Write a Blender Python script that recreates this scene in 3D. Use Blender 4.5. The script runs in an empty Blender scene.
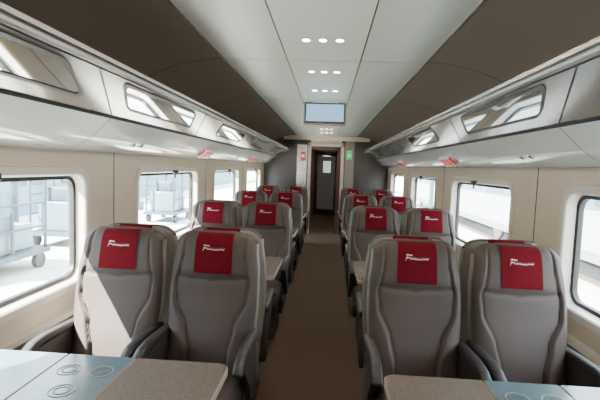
import bpy, bmesh, math, random
from mathutils import Vector, Matrix
random.seed(4)
S = bpy.context.scene
COL = S.collection

# ------------------------------------------------------------------ materials
def mat(name, col, rough=0.5, metal=0.0, noise=0.0, nscale=30, bump=0.0, bscale=200, spec=0.5, emit=None, estr=0, coat=0.0):
    m = bpy.data.materials.new(name); m.use_nodes = True
    nt = m.node_tree; b = nt.nodes['Principled BSDF']
    b.inputs['Base Color'].default_value = (*col, 1)
    b.inputs['Roughness'].default_value = rough
    b.inputs['Metallic'].default_value = metal
    b.inputs['Specular IOR Level'].default_value = spec
    b.inputs['Coat Weight'].default_value = coat
    tc = nt.nodes.new('ShaderNodeTexCoord')
    if noise > 0:
        n = nt.nodes.new('ShaderNodeTexNoise'); n.inputs['Scale'].default_value = nscale
        n.inputs['Detail'].default_value = 6
        nt.links.new(tc.outputs['Object'], n.inputs['Vector'])
        r = nt.nodes.new('ShaderNodeValToRGB')
        r.color_ramp.elements[0].position = 0.3; r.color_ramp.elements[1].position = 0.7
        r.color_ramp.elements[0].color = (*[c*(1-noise) for c in col], 1)
        r.color_ramp.elements[1].color = (*[min(1, c*(1+noise)) for c in col], 1)
        nt.links.new(n.outputs['Fac'], r.inputs['Fac'])
        nt.links.new(r.outputs['Color'], b.inputs['Base Color'])
    if bump > 0:
        n2 = nt.nodes.new('ShaderNodeTexNoise'); n2.inputs['Scale'].default_value = bscale
        nt.links.new(tc.outputs['Object'], n2.inputs['Vector'])
        bp = nt.nodes.new('ShaderNodeBump'); bp.inputs['Strength'].default_value = bump
        bp.inputs['Distance'].default_value = 0.002
        nt.links.new(n2.outputs['Fac'], bp.inputs['Height'])
        nt.links.new(bp.outputs['Normal'], b.inputs['Normal'])
    if emit:
        b.inputs['Emission Color'].default_value = (*emit, 1)
        b.inputs['Emission Strength'].default_value = estr
    return m

M = {}
M['leather'] = mat('leather_taupe', (0.066, 0.048, 0.043), 0.62, noise=0.10, nscale=6, bump=0.25, bscale=350, spec=0.35)
M['seam'] = mat('leather_seam', (0.016, 0.012, 0.011), 0.7)
M['shell'] = mat('seat_shell_grey', (0.22, 0.195, 0.175), 0.4)
M['shell_d'] = mat('seat_base_dark', (0.028, 0.023, 0.021), 0.5)
M['arm'] = mat('armrest_dark', (0.022, 0.018, 0.019), 0.5, bump=0.1)
M['red'] = mat('headrest_red_cloth', (0.100, 0.0016, 0.0065), 0.9, noise=0.12, nscale=60, bump=0.3, bscale=500, spec=0.15)
M['logo'] = mat('embroidery_white', (0.66, 0.58, 0.56), 0.7)
M['wall'] = mat('wall_cream_laminate', (0.58, 0.475, 0.36), 0.35, noise=0.03, nscale=3)
M['wall_low'] = mat('wall_lower_grey', (0.20, 0.168, 0.145), 0.5, noise=0.05, nscale=8)
M['trimw'] = mat('window_frame_white', (0.60, 0.54, 0.47), 0.3)
M['black'] = mat('rubber_black', (0.012, 0.012, 0.014), 0.5)
M['alu'] = mat('aluminium', (0.70, 0.69, 0.67), 0.25, metal=0.9)
M['rackw'] = mat('rack_fairing_white', (0.60, 0.60, 0.56), 0.15, coat=0.5)
M['rackg'] = mat('rack_panel_grey', (0.30, 0.27, 0.24), 0.18, metal=0.5)
M['ceil_d'] = mat('ceiling_taupe', (0.145, 0.113, 0.090), 0.5, noise=0.04, nscale=4)
M['ceil_l'] = mat('ceiling_panel_grey', (0.41, 0.425, 0.38), 0.33, noise=0.02, nscale=2)
M['ceil_c'] = mat('ceiling_centre_panel', (0.48, 0.485, 0.435), 0.3)
M['gap'] = mat('panel_gap_dark', (0.02, 0.02, 0.02), 0.7)
M['tbl'] = mat('table_laminate', (0.125, 0.103, 0.090), 0.25, noise=0.2, nscale=160)
M['tblb'] = mat('table_sky_blue_grey', (0.085, 0.135, 0.165), 0.16, noise=0.04, nscale=20)  # blue of the reflected sky put into the base colour
M['tbled'] = mat('table_edge', (0.36, 0.29, 0.235), 0.4)
M['carpet'] = mat('carpet_brown', (0.064, 0.038, 0.022), 0.95, noise=0.35, nscale=260, bump=0.6, bscale=400)
M['carpet_s'] = mat('carpet_side_shaded', (0.035, 0.025, 0.019), 0.95, noise=0.3, nscale=260)  # under-seat darkness put into the carpet colour
M['brown'] = mat('vestibule_brown', (0.10, 0.038, 0.025), 0.45)
M['vest'] = mat('vestibule_grey', (0.42, 0.37, 0.33), 0.4)
M['endp'] = mat('partition_dark', (0.045, 0.035, 0.032), 0.35)
M['redp'] = mat('sign_red', (0.6, 0.02, 0.02), 0.4, emit=(0.8, 0.03, 0.02), estr=0.15)
M['green'] = mat('sign_green', (0.02, 0.4, 0.12), 0.4, emit=(0.05, 0.8, 0.25), estr=0.4)
M['lamp'] = mat('lamp_lens', (1, 1, 1), 0.4, emit=(1.0, 0.90, 0.75), estr=28)
M['screen'] = mat('screen_glow', (0.02, 0.03, 0.04), 0.5, spec=0.2, emit=(0.36, 0.64, 0.90), estr=1.35)
M['doorg'] = mat('door_glazing', (0.09, 0.08, 0.075), 0.15, emit=(0.5, 0.48, 0.45), estr=0.05)  # weak emission put into the glazing to brighten it
M['doorl'] = mat('door_glow_spot', (0.5, 0.5, 0.5), 0.3, emit=(0.8, 0.9, 0.9), estr=0.8)  # light spot on the door glass made by emission, no lamp there
M['white'] = mat('white_plastic', (0.70, 0.68, 0.64), 0.4)
M['conc'] = mat('concrete_platform', (0.52, 0.52, 0.51), 0.85, noise=0.12, nscale=2)
M['ball'] = mat('track_ballast', (0.44, 0.42, 0.40), 0.95, noise=0.4, nscale=14)
M['bldg'] = mat('building_plaster', (0.19, 0.29, 0.34), 0.8, noise=0.06, nscale=1)
M['glassd'] = mat('dark_glazing', (0.03, 0.065, 0.09), 0.15)
M['steel'] = mat('painted_steel', (0.035, 0.06, 0.08), 0.5)
M['carr'] = mat('carriage_paint', (0.38, 0.40, 0.42), 0.35)
M['carb'] = mat('carriage_band', (0.10, 0.14, 0.18), 0.3)
M['rail'] = mat('rail_steel', (0.2, 0.17, 0.15), 0.4, metal=0.8)
M['win_refl'] = mat('rack_window_reflection', (0.62, 0.66, 0.68), 0.03, metal=0.97)  # mirror surface of the made-up insets that imitate window reflections
def glass_mat():
    m = bpy.data.materials.new('window_glass'); m.use_nodes = True
    nt = m.node_tree; nt.nodes.remove(nt.nodes['Principled BSDF'])
    o = nt.nodes['Material Output']
    t = nt.nodes.new('ShaderNodeBsdfTransparent'); t.inputs['Color'].default_value = (0.87, 0.97, 0.99, 1)
    g = nt.nodes.new('ShaderNodeBsdfGlossy'); g.inputs['Roughness'].default_value = 0.02
    mx = nt.nodes.new('ShaderNodeMixShader'); mx.inputs['Fac'].default_value = 0.06
    nt.links.new(t.outputs[0], mx.inputs[1]); nt.links.new(g.outputs[0], mx.inputs[2])
    nt.links.new(mx.outputs[0], o.inputs['Surface'])
    return m
M['glass'] = glass_mat()

# ------------------------------------------------------------------ mesh builder
class MB:
    def __init__(s):
        s.v = []; s.f = []; s.m = []; s.sm = []; s.mats = []
    def mi(s, k):
        if k not in s.mats: s.mats.append(k)
        return s.mats.index(k)
    def add(s, vs, fs, k, smooth=False, T=None):
        o = len(s.v)
        for p in vs:
            p = Vector(p)
            if T: p = T @ p
            s.v.append(p)
        i = s.mi(k)
        for f in fs:
            s.f.append([o+a for a in f]); s.m.append(i); s.sm.append(smooth)
    def box(s, a, b, k, T=None):
        x0, y0, z0 = [min(a[i], b[i]) for i in range(3)]; x1, y1, z1 = [max(a[i], b[i]) for i in range(3)]
        vs = [(x0,y0,z0),(x1,y0,z0),(x1,y1,z0),(x0,y1,z0),(x0,y0,z1),(x1,y0,z1),(x1,y1,z1),(x0,y1,z1)]
        fs = [(0,3,2,1),(4,5,6,7),(0,1,5,4),(1,2,6,5),(2,3,7,6),(3,0,4,7)]
        s.add(vs, fs, k, False, T)
    def rbox(s, a, b, k, r=0.02, seg=3, T=None):
        bm = bmesh.new(); bmesh.ops.create_cube(bm, size=1)
        c = [(a[i]+b[i])/2 for i in range(3)]; d = [abs(b[i]-a[i]) for i in range(3)]
        for v in bm.verts: v.co = Vector((c[0]+v.co.x*d[0], c[1]+v.co.y*d[1], c[2]+v.co.z*d[2]))
        bmesh.ops.bevel(bm, geom=bm.edges[:], offset=min(r, min(d)*0.49), segments=seg, affect='EDGES', profile=0.5)
        bm.verts.index_update()
        s.add([v.co[:] for v in bm.verts], [[v.index for v in f.verts] for f in bm.faces], k, True, T)
        bm.free()
    def grid(s, fn, nu, nv, k, smooth=True, T=None, flip=False):
        vs = [fn(i/nu, j/nv) for j in range(nv+1) for i in range(nu+1)]
        fs = []
        for j in range(nv):
            for i in range(nu):
                a = j*(nu+1)+i
                q = (a, a+1, a+nu+2, a+nu+1)
                fs.append(q[::-1] if flip else q)
        s.add(vs, fs, k, smooth, T)
    def cyl(s, p, q, r, k, n=20, r2=None, T=None, smooth=True):
        p = Vector(p); q = Vector(q); d = (q-p).normalized()
        u = d.orthogonal().normalized(); w = d.cross(u); r2 = r if r2 is None else r2
        vs = []
        for c, rr in ((p, r), (q, r2)):
            for i in range(n):
                a = 2*math.pi*i/n; vs.append(c+u*math.cos(a)*rr+w*math.sin(a)*rr)
        s.add(vs, [(i, (i+1) % n, n+(i+1) % n, n+i) for i in range(n)], k, smooth, T)
        s.add(vs[:n], [tuple(range(n))[::-1]], k, False, T); s.add(vs[n:], [tuple(range(n))], k, False, T)
    def loops(s, L, ks, closed=True, smooth=False):
        n = len(L[0])
        for a in range(len(L)-1):
            s.add(list(L[a])+list(L[a+1]), [(i, (i+1) % n, n+(i+1) % n, n+i) for i in range(n if closed else n-1)], ks[a], smooth)
    def extr(s, poly, y0, y1, k, T=None):
        n = len(poly)
        vs = [(p[0], y0, p[1]) for p in poly]+[(p[0], y1, p[1]) for p in poly]
        s.add(vs, [(i, (i+1) % n, n+(i+1) % n, n+i) for i in range(n)]+[tuple(range(n))[::-1], tuple(range(n, 2*n))], k, False, T)
    def extx(s, poly, x0, x1, k, T=None):
        n = len(poly)
        vs = [(x0, p[0], p[1]) for p in poly]+[(x1, p[0], p[1]) for p in poly]
        s.add(vs, [(i, (i+1) % n, n+(i+1) % n, n+i) for i in range(n)]+[tuple(range(n))[::-1], tuple(range(n, 2*n))], k, False, T)
    def ring(s, c, r1, r2, h, k, n=32):
        L = []
        for rr, z in ((r1, 0), (r1, h), (r2, h), (r2, 0)):
            L.append([(c[0]+math.cos(2*math.pi*i/n)*rr, c[1]+math.sin(2*math.pi*i/n)*rr, c[2]+z) for i in range(n)])
        s.loops(L, [k]*3)
    def mesh(s, name):
        me = bpy.data.meshes.new(name)
        me.from_pydata([v[:] for v in s.v], [], s.f)
        for k in s.mats: me.materials.append(M[k])
        me.polygons.foreach_set('material_index', s.m)
        me.polygons.foreach_set('use_smooth', s.sm)
        me.update()
        bm = bmesh.new(); bm.from_mesh(me); bmesh.ops.recalc_face_normals(bm, faces=bm.faces[:]); bm.to_mesh(me); bm.free()
        return me
    def obj(s, name, parent=None, loc=(0, 0, 0)):
        o = bpy.data.objects.new(name, s.mesh(name)); COL.objects.link(o); o.location = loc
        if parent: o.parent = parent
        return o

def rr(y0, y1, z0, z1, r, x, n=7):
    pts = []
    for cy, cz, a0 in ((y1-r, z1-r, 0), (y0+r, z1-r, 90), (y0+r, z0+r, 180), (y1-r, z0+r, 270)):
        for i in range(n+1):
            a = math.radians(a0+90*i/n); pts.append((x, cy+r*math.cos(a), cz+r*math.sin(a)))
    return pts

# ------------------------------------------------------------------ dimensions
HW = 1.38
Y0, Y1 = -4.0, 9.6
WZ0, WZ1 = 0.80, 1.41
WIN = [(-3.40, -1.93), (-1.20, 0.27), (0.98, 2.45), (3.17, 4.64), (5.36, 6.83), (7.55, 9.02)]
CZ = 2.20

# ------------------------------------------------------------------ floor
b = MB()
b.box((-HW-0.08, Y0-0.05, -0.08), (HW+0.08, Y1+4.8, -0.004), 'carpet_s')
b.box((-0.40, Y0, -0.004), (0.40, Y1+4.6, 0.0), 'carpet')
b.obj('floor')

# ------------------------------------------------------------------ side walls
for sg, nm in ((-1, 'left'), (1, 'right')):
    b = MB()
    xi, xo = sg*HW, sg*(HW+0.08)
    b.box((xi, Y0, 0), (xo, Y1, 0.62), 'wall_low')
    b.box((xi, Y0, 0.62), (xo, Y1, WZ0-0.02), 'wall')
    b.box((xi, Y0, WZ1+0.02), (xo, Y1, 2.30), 'wall')
    ys = [Y0]+[v for w in WIN for v in (w[0]-0.02, w[1]+0.02)]+[Y1]
    for i in range(0, len(ys), 2):
        b.box((xi, ys[i], WZ0-0.02), (xo, ys[i+1], WZ1+0.02), 'wall')
        ym = (ys[i]+ys[i+1])/2
        if 0 < i < len(ys)-2:
            b.box((xi, ym-0.004, 0.0), (xi-sg*0.0015, ym+0.004, 1.56), 'gap')
    b.obj('wall_'+nm)
    b = MB(); b.extr([(xi, 0.66), (xi-sg*0.035, 0.655), (xi-sg*0.04, 0.63), (xi, 0.61)], Y0, Y1, 'trimw'); b.obj('trim_%d' % (2 if sg < 0 else 3))
    b = MB(); b.extr([(xi, 0.0), (xi-sg*0.09, 0.0), (xi-sg*0.09, 0.17), (xi-sg*0.06, 0.22), (xi, 0.22)], Y0, Y1, 'wall_low'); b.obj('baseboard_'+nm)

n = 0
for sg in (-1, 1):
    for (a, c) in WIN:
        n += 1
        b = MB()
        X = lambda d: sg*(HW-d)
        L = [rr(a-0.05, c+0.05, WZ0-0.05, WZ1+0.05, 0.12, X(0)),
             rr(a-0.045, c+0.045, WZ0-0.045, WZ1+0.045, 0.115, X(0.014)),
             rr(a-0.008, c+0.008, WZ0-0.008, WZ1+0.008, 0.085, X(0.014)),
             rr(a, c, WZ0, WZ1, 0.08, X(0.006)),
             rr(a+0.006, c-0.006, WZ0+0.006, WZ1-0.006, 0.076, X(-0.045)),
             rr(a+0.026, c-0.026, WZ0+0.026, WZ1-0.026, 0.066, X(-0.048)),
             rr(a+0.026, c-0.026, WZ0+0.026, WZ1-0.026, 0.066, X(-0.075))]
        b.loops(L, ['trimw', 'trimw', 'trimw', 'trimw', 'black', 'black'])
        g = rr(a+0.02, c-0.02, WZ0+0.02, WZ1-0.02, 0.066, X(-0.055))
        b.add(g, [tuple(range(len(g)))], 'glass')
        ym = (a+c)/2
        b.rbox((X(0.016), ym-0.045, WZ1-0.012), (X(0.045), ym+0.045, WZ1+0.022), 'black', 0.008)
        b.cyl((X(0.03), ym, WZ1-0.012), (X(0.03), ym, WZ1-0.05), 0.008, 'black', 10)
        b.obj('window_%d' % n)

# ------------------------------------------------------------------ ceiling
b = MB()
b.box((-HW-0.08, Y0-0.05, 2.26), (HW+0.08, Y1+0.05, 2.32), 'gap')
b.box((-0.70, Y0, CZ+0.012), (0.70, Y1, CZ+0.03), 'gap')
seg = 1.55; y = -3.31
ys = []
while y < Y1:
    ys.append((max(y, Y0), min(y+seg, Y1))); y += seg
ys.insert(0, (Y0, -3.31))
prof = [(0.665, 2.205), (0.80, 2.195), (0.95, 2.165), (1.10, 2.115), (1.24, 2.04), (1.375, 1.93)]
for (a, c) in ys:
    g = 0.005
    b.box((-0.235, a+g, CZ), (0.235, c-g, CZ+0.013), 'ceil_c')
    for sg in (-1, 1):
        b.box((sg*0.243, a+g, CZ), (sg*0.655, c-g, CZ+0.013), 'ceil_l')
        P = [Vector((sg*p[0], a+g, p[1])) for p in prof]; Q = [Vector((sg*p[0], c-g, p[1])) for p in prof]
        m_ = len(P)
        b.add(P+Q, [(i, i+1, m_+i+1, m_+i) for i in range(m_-1)], 'ceil_d', True)
for sg in (-1, 1):
    P = [Vector((sg*p[0], Y0, p[1]+0.012)) for p in prof]; Q = [Vector((sg*p[0], Y1, p[1]+0.012)) for p in prof]
    b.add(P+Q, [(i, i+1, m_+i+1, m_+i) for i in range(m_-1)], 'gap', True)
    b.box((sg*0.655, Y0, CZ-0.002), (sg*0.667, Y1, CZ+0.012), 'alu')
b.obj('ceiling')

# ------------------------------------------------------------------ ceiling spot clusters
clus = [-2.25, -0.7, 0.08, 0.86, 1.63, 2.41, 3.19, 3.95, 5.5, 6.28, 7.06, 7.84, 8.6]
for y in clus:
    b = MB()
    for x in (-0.092, 0, 0.092):
        b.cyl((x, y, CZ-0.0005), (x, y, CZ-0.007), 0.028, 'alu', 24)
        b.cyl((x, y, CZ-0.007), (x, y, CZ-0.0085), 0.021, 'lamp', 24)
    o = b.obj('ceiling_spotlight')
    ld = bpy.data.lights.new('spot_lamp', 'AREA'); ld.shape = 'RECTANGLE'; ld.size = 0.22; ld.size_y = 0.05
    ld.energy = 5.0; ld.color = (1.0, 0.83, 0.64)
    lo = bpy.data.objects.new('spot_lamp', ld); COL.objects.link(lo); lo.location = (0, y, CZ-0.02); lo.parent = o

# ------------------------------------------------------------------ luggage racks
RY0, RY1 = Y0+0.01, Y1-0.10
INS = [(-2.7, -1.65), (-0.85, 0.2), (0.98, 2.03), (2.42, 3.47), (4.20, 5.30), (6.0, 7.1), (7.8, 8.8)]  # added framed insets, shaped like the windows reflected in the glossy rack underside
for sg in (-1, 1):
    b = MB()
    pf = [((1.375, 1.545), 'rackw'), ((1.35, 1.549), 'rackw'), ((1.33, 1.555), 'rackw'), ((1.30, 1.567), 'rackw'), ((1.27, 1.585), 'rackw'), ((1.235, 1.608), 'rackw'), ((1.20, 1.635), 'rackw'), ((1.17, 1.662), 'rackw'), ((1.14, 1.69), 'rackw'),
          ((1.105, 1.722), 'rackw')]
    def strip(lst, smooth):
        m = len(lst)
        vs = [(sg*p[0][0], RY0, p[0][1]) for p in lst]+[(sg*p[0][0], RY1, p[0][1]) for p in lst]
        b.add(vs, [(i, i+1, m+i+1, m+i) for i in range(m-1)], lst[0][1], smooth)
    strip(pf, True)
    A = (1.10, 1.738); Bq = (0.828, 1.848)
    strip([((1.105, 1.722), 'black'), ((1.105, 1.745), 'black'), (A, 'black')], False)
    strip([(A, 'rackg'), (Bq, 'rackg')], False)
    q, zt_ = Bq
    railp = [((q, zt_), 'black'), ((q+0.004, zt_+0.006), 'alu'), ((q-0.012, zt_+0.004), 'alu'), ((q-0.022, zt_+0.010), 'alu'), ((q-0.024, zt_+0.020), 'alu'), ((q-0.018, zt_+0.027), 'black'), ((q-0.010, zt_+0.031), 'alu'), ((q-0.020, zt_+0.036), 'alu'), ((q-0.022, zt_+0.050), 'alu'), ((q-0.010, zt_+0.058), 'alu'), ((q+0.012, zt_+0.055), 'rackg'), ((1.375, 1.80), 'rackg')]
    for i in range(len(railp)-1):
        strip([(railp[i][0], railp[i][1]), (railp[i+1][0], railp[i][1])], False)
    for yy in (RY0, RY1):
        allp = [p[0] for p in pf]+[A]+[p[0] for p in railp]
        b.add([(sg*p[0], yy, p[1]) for p in allp], [tuple(range(len(allp)))], 'rackg')
    PA = Vector((sg*A[0], 0, A[1])); PB = Vector((sg*Bq[0], 0, Bq[1])); e = PB-PA
    nn = Vector((-sg*abs(e.z), 0, -abs(e.x))).normalized(); SK = -0.62
    def on(yv, t, off): return PA+e*t+nn*off+Vector((0, yv+SK*t, 0))
    LH = e.length
    for (a, c) in INS:
        if sg > 0: a -= 0.18; c -= 0.18
        Ls = []
        for ins, off, r_ in ((0, 0.0005, 0.05), (0.0, 0.007, 0.05), (0.016, 0.007, 0.038), (0.016, 0.003, 0.038)):
            pts = rr(a+ins*1.6, c-ins*1.6, 0.30*LH+ins, 0.95*LH-ins, r_, 0, 6)
            Ls.append([on(p[1], p[2]/LH, off) for p in pts])
        b.loops(Ls, ['black', 'black', 'black'])
        b.add(Ls[3], [tuple(range(len(Ls[3])))], 'win_refl')
        ym = c+0.21
        b.add([on(ym-0.008, 0, 0.001), on(ym+0.008, 0, 0.001), on(ym+0.008, 1, 0.001), on(ym-0.008, 1, 0.001)], [(0, 1, 2, 3)], 'gap')
        prl = [p[0] for p in pf]
        for i in range(len(prl)-1):
            p, r_ = prl[i], prl[i+1]; w_ = 0.003
            b.add([(sg*(p[0]-.001), ym-w_, p[1]-.0015), (sg*(r_[0]-.001), ym-w_, r_[1]-.0015), (sg*(r_[0]-.001), ym+w_, r_[1]-.0015), (sg*(p[0]-.001), ym+w_, p[1]-.0015)], [(0, 1, 2, 3)], 'gap')
        for yy in (ym+0.55, ym+0.67):
            c0 = Vector((sg*1.235, yy, 1.608)); dn = Vector((-sg*0.58, 0, -0.81))
            b.cyl(c0-dn*0.003, c0+dn*0.006, 0.022, 'alu', 18); b.cyl(c0+dn*0.006, c0+dn*0.008, 0.014, 'black', 18)
    # red and white labels on the fairing
    for yy in ((4.45, 7.2) if sg < 0 else (4.3, 6.9)):
        T = Matrix.Translation((sg*1.215, yy, 1.605)) @ Matrix.Rotation(sg*math.radians(38), 4, 'Y')
        b.rbox((-0.06, -0.17, -0.016), (0.06, 0.17, 0.014), 'white', 0.004, 2, T)
        b.box((-0.042, -0.15, -0.019), (0.042, 0.15, -0.016), 'redp', T)
        b.box((-0.045, -0.173, -0.008), (0.045, -0.17, 0.010), 'redp', T)
    b.obj('luggage_rack')

# ------------------------------------------------------------------ seat
def lerp_tab(z, tab):
    for (a, va), (c, vc) in zip(tab, tab[1:]):
        if z <= c:
            t = max(0, (z-a)/(c-a)); t = t*t*(3-2*t); return va+(vc-va)*t
    return tab[-1][1]
ZTOP = 1.137
WT = [(0.36, 0.200), (0.55, 0.214), (0.80, 0.227), (0.93, 0.225), (1.06, 0.212), (1.16, 0.202)]
UB = [(0.36, 0.42), (0.55, 0.46), (0.68, 0.56), (0.82, 0.80), (0.90, 0.83), (0.96, 0.76), (1.05, 0.74), (1.2, 0.74)]
ZB = 0.38
def sst(x): x = max(0, min(1, x)); return x*x*(3-2*x)
def cl(z): return -0.070+0.145*((z-0.38)/0.80)**1.15
def ztp(u): return ZTOP-0.046*abs(u)**8
def zt(u, t): return ZB+t*(ztp(u)-ZB)
def front(u, t):
    z = zt(u, t); au = abs(u)
    h = 0.014+0.042*math.sqrt(max(0, 1-au**8))*math.sqrt(max(0, 1-t**24))
    ub = lerp_tab(z, UB)
    k = 1.0 if z < 0.84 else (1-0.65*sst((z-0.84)/0.16))
    bol = 0.027*sst((au-ub+0.03)/0.10)*math.sqrt(max(0, 1-au**8))*k*(1-t**18)
    gr = 0.010*math.exp(-((au-ub)/0.022)**2)
    gr += 0.008*math.exp(-((z-0.905-0.02*au)/0.008)**2)*(1 if au < ub else 0.0)
    lum = 0.014*math.exp(-((z-0.60)/0.12)**2)*(1-au**2)
    head = 0.012*sst((z-0.91)/0.05)*(1-sst((z-1.09)/0.07))*(1-au**4)
    return cl(z)-h-bol-lum-head+gr
def back(u, t):
    z = zt(u, t); au = abs(u)
    return cl(z)+0.034+0.022*math.sqrt(max(0, 1-au**4))*math.sqrt(max(0, 1-t**10))
def Pf(u, t, off=0): z = zt(u, t); return Vector((lerp_tab(z, WT)*u, front(u, t)-off, z+off*(t**8)))
def Pb(u, t, off=0): z = zt(u, t); return Vector((lerp_tab(z, WT)*u, back(u, t)+off, z+off*(t**8)))
def t_of(z, u): return (z-ZB)/(ztp(u)-ZB)

def build_seat():
    b = MB(); NU, NV = 60, 72
    um = lambda a: math.copysign(abs(2*a-1)**0.85, 2*a-1) if a != 0.5 else 0.0
    tm = lambda v: 1-(1-v)**1.25
    b.grid(lambda a, v: Pf(um(a), tm(v)), NU, NV, 'leather')
    b.grid(lambda a, v: Pb(um(a), tm(v)), 20, 24, 'shell', flip=True)
    for u in (-1, 1):
        b.grid(lambda a, v: Pf(u, tm(v)).lerp(Pb(u, tm(v)), a)+Vector((u*0.008*math.sin(math.pi*a), 0, 0)), 4, NV, 'shell')
    b.grid(lambda a, v: Pf(um(a), 1).lerp(Pb(um(a), 1), v)+Vector((0, 0, 0.010*math.sin(math.pi*v))), NU, 4, 'leather')
    def seam(fn, n_):
        vs = []
        for i in range(n_+1):
            u, z, du, dz = fn(i/n_)
            for s_ in (-1, 1):
                uu = u+du*s_; zz = z+dz*s_; t = t_of(zz, uu); p = Pf(uu, t, 0.0); p.y -= 0.0012; vs.append(p)
        b.add(vs, [(2*i, 2*i+2, 2*i+3, 2*i+1) for i in range(n_)], 'seam', True)
    for sx in (-1, 1):
        seam(lambda f: (sx*lerp_tab(0.42+0.62*f, UB), 0.42+0.62*f, 0.010, 0), 50)
    seam(lambda f: ((2*f-1)*0.80, 0.905+0.02*abs(2*f-1)*0.8, 0, 0.002), 30)
    b.rbox((-0.195, -0.05, 0.22), (0.195, 0.03, 0.46), 'shell', 0.02)
    b.rbox((-0.192, -0.56, 0.335), (0.192, -0.06, 0.455), 'leather', 0.05, 4)
    b.rbox((-0.150, -0.575, 0.36), (0.150, -0.10, 0.470), 'leather', 0.045, 4)
    b.rbox((-0.175, -0.50, 0.27), (0.175, -0.04, 0.345), 'shell_d', 0.02)
    for x in (-0.13, 0.13):
        b.extx([(-0.40, 0.0), (0.0, 0.0), (0.0, 0.03), (-0.08, 0.06), (-0.12, 0.28), (-0.30, 0.28), (-0.33, 0.06), (-0.40, 0.03)], x-0.02, x+0.02, 'shell_d')
    for sx in (-1, 1):
        xs = (sx*0.200, sx*0.244)
        path = [(-0.02, 0.652), (-0.15, 0.662), (-0.30, 0.670), (-0.37, 0.664), (-0.42, 0.642), (-0.44, 0.61)]
        def pad(a, v):
            s_ = v*(len(path)-1); i = min(int(s_), len(path)-2); f = s_-i
            y = path[i][0]*(1-f)+path[i+1][0]*f; z = path[i][1]*(1-f)+path[i+1][1]*f
            dy = path[i+1][0]-path[i][0]; dz = path[i+1][1]-path[i][1]
            L = math.hypot(dy, dz); ny, nz = dz/L, -dy/L
            th = 2*math.pi*a; ex = math.copysign(abs(math.cos(th))**0.6, math.cos(th)); ez = math.copysign(abs(math.sin(th))**0.6, math.sin(th))
            sc = 1 if v < 0.93 else max(0.05, math.sqrt(1-((v-0.93)/0.07)**2))
            return Vector(((xs[0]+xs[1])/2+ex*0.023*sc, y+ny*ez*0.02*sc, z+nz*ez*0.02*sc))
        b.grid(pad, 16, 40, 'arm')
        b.extx([(-0.02, 0.645), (-0.02, 0.33), (-0.14, 0.33), (-0.20, 0.45), (-0.34, 0.59), (-0.38, 0.645)], sx*0.205, sx*0.232, 'shell_d')
    def cover(a, v):
        x = (2*a-1)*0.094; u = x/0.2
        if v < 0.72:
            t0 = t_of(0.945, u); t = t0+(1-t0)*(v/0.72); p = Pf(u, t, 0.006)
            p.x = x*(1+0.04*(1-v)); return p
        f = (v-0.72)/0.28; p = Pb(u, 1-f*0.16, 0.006); p.z += 0.006*(1-f); p.x = x
        return p
    b.grid(cover, 18, 36, 'red')
    def stroke(pts, w):
        def P(x, z):
            u = max(-.6, min(.6, x/lerp_tab(z, WT))); return Vector((x, front(u, t_of(z, u))-0.0085, z))
        vs = []
        for i, (x, z) in enumerate(pts):
            vs += [P(x, z-w), P(x+0.0005, z+w)]
        b.add(vs, [(2*i, 2*i+2, 2*i+3, 2*i+1) for i in range(len(pts)-1)], 'logo')
    pts = []
    for i in range(110):
        s_ = i/109; x = -0.040+0.096*s_
        z = 1.068+0.0050*math.sin(s_*46)+0.0015*math.sin(s_*9); x += 0.0028*math.cos(s_*46)
        pts.append((x, z))
    stroke(pts, 0.0018)
    stroke([(-0.054+0.030*i/6, 1.083+0.0015*math.sin(i)) for i in range(7)], 0.0022)
    stroke([(-0.058+0.012*i/6, 1.056+0.026*i/6) for i in range(7)], 0.0026)
    stroke([(-0.055+0.017*i/6, 1.070+0.001*i/6) for i in range(7)], 0.0020)
    return b.mesh('train_seat')
seat_me = build_seat()
P_ = 1.84
def seat(x, y, away):
    o = bpy.data.objects.new('train_seat', seat_me); COL.objects.link(o)
    o.location = (x, y, 0); o.rotation_euler = (0, 0, math.pi if away else 0)
face = [0.06, 2.16]+[2.16+P_*i for i in (1, 2, 3)]
awayr = [0.38, 2.45, 4.29, 6.13, 7.97]
for y in face:
    for x in (-1.01, -0.51, 0.515, 1.02): seat(x, y, False)
for y in awayr:
    for x in (-1.01, -0.51, 0.515, 1.02): seat(x, y, True)

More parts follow.
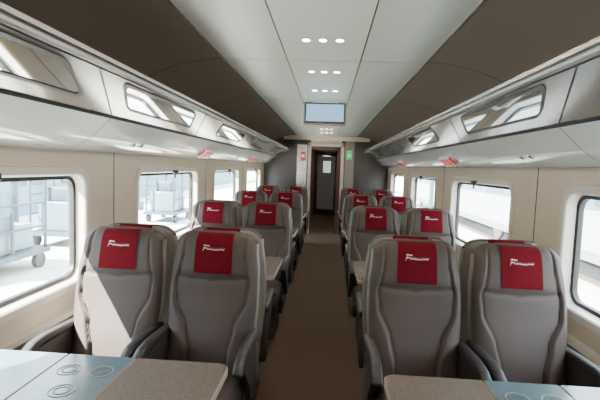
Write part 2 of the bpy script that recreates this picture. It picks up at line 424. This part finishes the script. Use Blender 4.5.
# ------------------------------------------------------------------ tables
def build_table():
    b = MB(); TZ = 0.74
    segs = [(0.29, 0.655, 'tbl'), (0.66, 0.925, 'tblb'), (0.93, 1.325, 'tblb')]
    for i, (x0, x1, k) in enumerate(segs):
        hy = 0.325
        r = 0.04 if i == 0 else 0.002
        pts = []
        for cx, cy, a0, rad in ((x1-0.002, hy-0.002, 0, 0.002), (x0+r, hy-r, 90, r), (x0+r, -hy+r, 180, r), (x1-0.002, -hy+0.002, 270, 0.002)):
            for j in range(7):
                a = math.radians(a0+15*j); pts.append((cx+rad*math.cos(a), cy+rad*math.sin(a)))
        Lb = [(p[0], p[1], TZ-0.028) for p in pts]; Lm = [(p[0], p[1], TZ-0.004) for p in pts]
        cxm = (x0+x1)/2
        Lt = [(cxm+(p[0]-cxm)*0.985, p[1]*0.992, TZ) for p in pts]
        b.loops([Lb, Lm, Lt], ['tbled', 'tbled'])
        b.add(Lt, [tuple(range(len(Lt)))], k); b.add(Lb, [tuple(range(len(Lb)))[::-1]], 'tbled')
    for (cx, cy, r) in ((0.73, 0.20, 0.042), (0.85, 0.20, 0.042), (0.79, 0.06, 0.042), (0.73, -0.20, 0.042), (0.85, -0.20, 0.042), (0.79, -0.06, 0.042)):
        b.ring((cx, cy, TZ), r, r-0.005, 0.002, 'shell')
        b.ring((cx, cy, TZ), r*0.6, r*0.6-0.004, 0.0015, 'steel')
    b.box((0.655, -0.31, TZ-0.026), (0.66, 0.31, TZ-0.01), 'gap'); b.box((0.925, -0.31, TZ-0.026), (0.93, 0.31, TZ-0.01), 'gap')
    b.rbox((0.50, -0.05, TZ-0.06), (1.31, 0.05, TZ-0.027), 'shell_d', 0.01)
    b.rbox((0.77, -0.035, 0.02), (0.83, 0.035, TZ-0.05), 'alu', 0.012)
    b.rbox((0.66, -0.16, 0.0), (0.94, 0.16, 0.022), 'alu', 0.01)
    return b.mesh('folding_table')
tme = build_table()
for y in (1.25, 3.23, 5.07, 6.91):
    for sg in (1, -1):
        o = bpy.data.objects.new('folding_table', tme); COL.objects.link(o)
        o.location = (0, y, 0); o.rotation_euler = (0, 0, 0 if sg > 0 else math.pi)

# ------------------------------------------------------------------ overhead monitor
b = MB()
T = Matrix.Translation((0, 4.6, 2.075)) @ Matrix.Rotation(math.radians(-12), 4, 'X')
b.rbox((-0.225, -0.005, -0.125), (0.225, 0.05, 0.12), 'shell', 0.015, 3, T)
b.box((-0.21, -0.008, -0.115), (0.21, -0.0045, 0.108), 'black', T)
b.box((-0.198, -0.010, -0.092), (0.198, -0.008, 0.095), 'screen', T)
b.box((-0.14, 0.02, 2.1), (0.14, 0.12, CZ), 'white', Matrix.Translation((0, 4.6, 0)))
b.obj('ceiling_monitor')

# ------------------------------------------------------------------ end walls
b = MB()
b.box((-HW, Y1, 0), (-0.34, Y1+0.06, 2.26), 'endp'); b.box((0.34, Y1, 0), (HW, Y1+0.06, 2.26), 'endp')
b.box((-0.34, Y1, 2.0), (0.34, Y1+0.06, 2.26), 'wall')
b.box((-0.95, Y1-0.02, 2.10), (0.95, Y1, 2.2), 'wall')
b.box((-0.64, Y1-0.015, 0), (-0.42, Y1, 2.10), 'alu')
b.box((0.42, Y1-0.015, 0), (0.62, Y1, 2.10), 'wall_low')
b.obj('wall_front')
b = MB()
for sx in (-1, 1):
    b.rbox((sx*0.33, Y1-0.04, 0), (sx*0.40, Y1+0.08, 2.04), 'vest', 0.01)
b.rbox((-0.40, Y1-0.04, 1.97), (0.40, Y1+0.08, 2.05), 'vest', 0.01)
b.obj('trim_1')
b = MB(); b.box((-HW-0.08, Y0-0.06, 0), (HW+0.08, Y0, 2.3), 'wall'); b.obj('wall_back')
b = MB()
VY = Y1+4.4
b.box((-0.60, Y1+0.08, 0), (-0.46, VY, 2.2), 'endp'); b.box((0.46, Y1+0.08, 0), (0.60, VY, 2.2), 'brown')
b.box((-0.60, Y1+0.06, 2.12), (0.60, VY, 2.22), 'vest'); b.box((-0.60, VY, 0), (0.60, VY+0.06, 2.22), 'endp')
b.box((-0.46, Y1+2.2, 0), (-0.33, Y1+2.3, 2.12), 'brown'); b.box((0.33, Y1+2.2, 0), (0.46, Y1+2.3, 2.12), 'brown'); b.box((-0.46, Y1+2.2, 1.95), (0.46, Y1+2.3, 2.12), 'brown')
b.obj('wall_vestibule')
b = MB()
b.rbox((-0.36, VY-0.05, 0.0), (0.36, VY-0.01, 2.0), 'endp', 0.01)
b.rbox((-0.29, VY-0.06, 0.15), (0.29, VY-0.045, 1.90), 'alu', 0.02)
b.box((-0.26, VY-0.064, 0.18), (0.26, VY-0.058, 1.87), 'doorg')
b.rbox((-0.10, VY-0.070, 1.35), (0.14, VY-0.064, 1.72), 'doorl', 0.002)
b.cyl((0.32, VY-0.09, 0.9), (0.32, VY-0.09, 1.15), 0.012, 'alu', 12)
b.cyl((0.32, VY-0.09, 0.92), (0.32, VY-0.05, 0.92), 0.008, 'alu', 8); b.cyl((0.32, VY-0.09, 1.13), (0.32, VY-0.05, 1.13), 0.008, 'alu', 8)
b.obj('door_1')
b = MB()
b.box((-0.30, Y1+0.09, 0.02), (-0.33, Y1+0.12, 1.97), 'brown'); b.box((0.25, Y1+0.09, 0.02), (0.33, Y1+0.12, 1.97), 'brown')
b.box((-0.30, Y1+0.09, 1.90), (0.30, Y1+0.12, 1.97), 'brown')
b.obj('door_2')
for yy, en in ((1.2, 10), (3.4, 4)):  # unseen area lights added to brighten the vestibule, no fixtures
    ld = bpy.data.lights.new('vestibule_fill', 'AREA'); ld.size = 0.4; ld.energy = en; ld.color = (1, 0.88, 0.75)
    lo = bpy.data.objects.new('vestibule_fill', ld); COL.objects.link(lo); lo.location = (0, Y1+yy, 2.1)

b = MB(); b.rbox((-0.95, Y1-0.07, 2.0), (-0.42, Y1-0.03, 2.10), 'black', 0.008); b.box((-0.9, Y1-0.073, 2.03), (-0.6, Y1-0.07, 2.07), 'glassd'); b.obj('information_display')
b = MB(); b.rbox((-0.56, Y1-0.05, 1.64), (-0.46, Y1-0.015, 1.84), 'redp', 0.008); b.box((-0.54, Y1-0.053, 1.72), (-0.48, Y1-0.05, 1.78), 'white'); b.obj('fire_alarm_box')
b = MB(); b.rbox((0.45, Y1-0.03, 1.70), (0.57, Y1-0.015, 1.90), 'green', 0.004); b.box((0.48, Y1-0.033, 1.77), (0.54, Y1-0.03, 1.81), 'white'); b.obj('exit_sign')

# ------------------------------------------------------------------ outside world
b = MB(); b.box((-80, -60, -1.25), (80, 90, -1.15), 'ball'); b.obj('ground_outside')
b = MB(); b.box((-9.5, -40, -1.15), (-1.95, 60, -0.35), 'conc'); b.box((-2.15, -40, -0.35), (-1.95, 60, -0.34), 'white'); b.obj('platform_slab')
b = MB()
b.box((-15, -30, -1.15), (-12, 60, 4.6), 'bldg')
for i in range(16):
    y = -10+i*3.2
    b.box((-12.0, y, 0.4), (-11.95, y+1.9, 2.4), 'glassd'); b.box((-11.95, y+0.9, 0.4), (-11.93, y+1.0, 2.4), 'white')
    b.box((-11.95, y, 1.35), (-11.93, y+1.9, 1.42), 'white')
b.box((-12.3, -30, 4.5), (-11.3, 60, 4.75), 'steel')
b.obj('station_building')
for y in (-3, 3.0, 9.5, 16, 23):
    b = MB(); b.cyl((-7.2, y, -0.35), (-7.2, y, 5.2), 0.11, 'steel', 16); b.rbox((-7.4, y-0.2, -0.35), (-7.0, y+0.2, -0.05), 'steel', 0.03)
    b.box((-7.5, y-0.06, 3.6), (-6.9, y+0.06, 3.75), 'steel'); b.obj('lamp_post')
for x, y in ((-5.2, 6.3), (-5.6, 9.2), (-5.0, 13.5)):
    b = MB()
    b.box((-0.5, -0.8, 0.25), (0.5, 0.8, 0.33), 'steel')
    for sx in (-0.42, 0.42):
        for sy in (-0.6, 0.6): b.cyl((sx-0.04, sy, 0.13), (sx+0.04, sy, 0.13), 0.13, 'black', 18)
        for zz in (0.7, 1.1, 1.5): b.cyl((sx, -0.78, zz), (sx, 0.78, zz), 0.02, 'steel', 10)
        for sy in (-0.78, 0.0, 0.78): b.cyl((sx, sy, 0.3), (sx, sy, 1.6), 0.025, 'steel', 10)
    b.rbox((-0.38, -0.6, 0.33), (0.38, 0.1, 0.95), 'carb', 0.03); b.rbox((-0.35, 0.15, 0.33), (0.3, 0.65, 0.75), 'bldg', 0.03)
    b.rbox((-0.25, -0.5, 0.95), (0.25, -0.05, 1.25), 'steel', 0.03)
    b.obj('platform_trolley', loc=(x, y, -0.35))
b = MB()
hwc = 1.4
pr = [(-hwc, -0.2), (-hwc, 1.9), (-hwc+0.15, 2.35), (-hwc+0.6, 2.7), (hwc-0.6, 2.7), (hwc-0.15, 2.35), (hwc, 1.9), (hwc, -0.2), (hwc-0.2, -0.5), (-hwc+0.2, -0.5)]
b.extr(pr, -14, 30, 'carr')
b.box((-hwc-0.004, -13.9, 0.75), (-hwc, 29.9, 1.65), 'carb')
for i in range(19):
    y = -13+i*2.2; b.box((-hwc-0.012, y, 0.85), (-hwc-0.004, y+1.5, 1.55), 'glassd')
for y in (-11, -2, 5, 13, 20, 27):
    for sx in (-0.75, 0.75): b.cyl((sx-0.06, y, -0.55), (sx+0.06, y, -0.55), 0.44, 'rail', 24)
b.obj('parked_railway_carriage', loc=(7.5, 4, 0))
for xx in ((3.1, 4.55), (6.75, 8.25)):
    b = MB()
    for x in xx: b.box((x-0.035, -40, -1.15), (x+0.035, 60, -1.0), 'rail')
    b.obj('rail_track')
for y in (1.5, 12, 22):
    b = MB(); b.cyl((5.3, y, -1.15), (5.3, y, 6.5), 0.10, 'steel', 16); b.cyl((5.3, y, 6.0), (2.6, y, 6.0), 0.05, 'steel', 10)
    b.cyl((5.3, y, 6.4), (3.2, y, 6.02), 0.03, 'steel', 8); b.obj('catenary_mast')

# ------------------------------------------------------------------ lights
w = bpy.data.worlds.new('World'); S.world = w; w.use_nodes = True
bg = w.node_tree.nodes['Background']; bg.inputs['Color'].default_value = (0.85, 0.93, 1.0, 1); bg.inputs['Strength'].default_value = 17.0
sd = bpy.data.lights.new('sun', 'SUN'); sd.energy = 120; sd.angle = math.radians(0.6); sd.color = (1, 0.93, 0.82)
so = bpy.data.objects.new('sun', sd); COL.objects.link(so)
so.rotation_euler = Vector((0.42, 0.48, -0.60)).to_track_quat('-Z', 'Y').to_euler(); so.location = (-5, -5, 8)

# ------------------------------------------------------------------ camera
F = 430.0; VX, VY_ = 28.0, 32.0; r = math.radians(2.0)
Yc = Vector((VX, VY_, -F)).normalized()
Zc = Vector((math.sin(r), math.cos(r), (VX*math.sin(r)+VY_*math.cos(r))/F)).normalized()
Xc = Yc.cross(Zc).normalized()
R = Matrix((Xc, Yc, Zc))
cd = bpy.data.cameras.new('camera'); cd.sensor_width = 36; cd.lens = F*36/600; cd.clip_start = 0.02
co = bpy.data.objects.new('camera', cd); COL.objects.link(co)
co.matrix_world = Matrix.Translation((0.055, 0, 1.50)) @ R.to_4x4()
S.camera = co
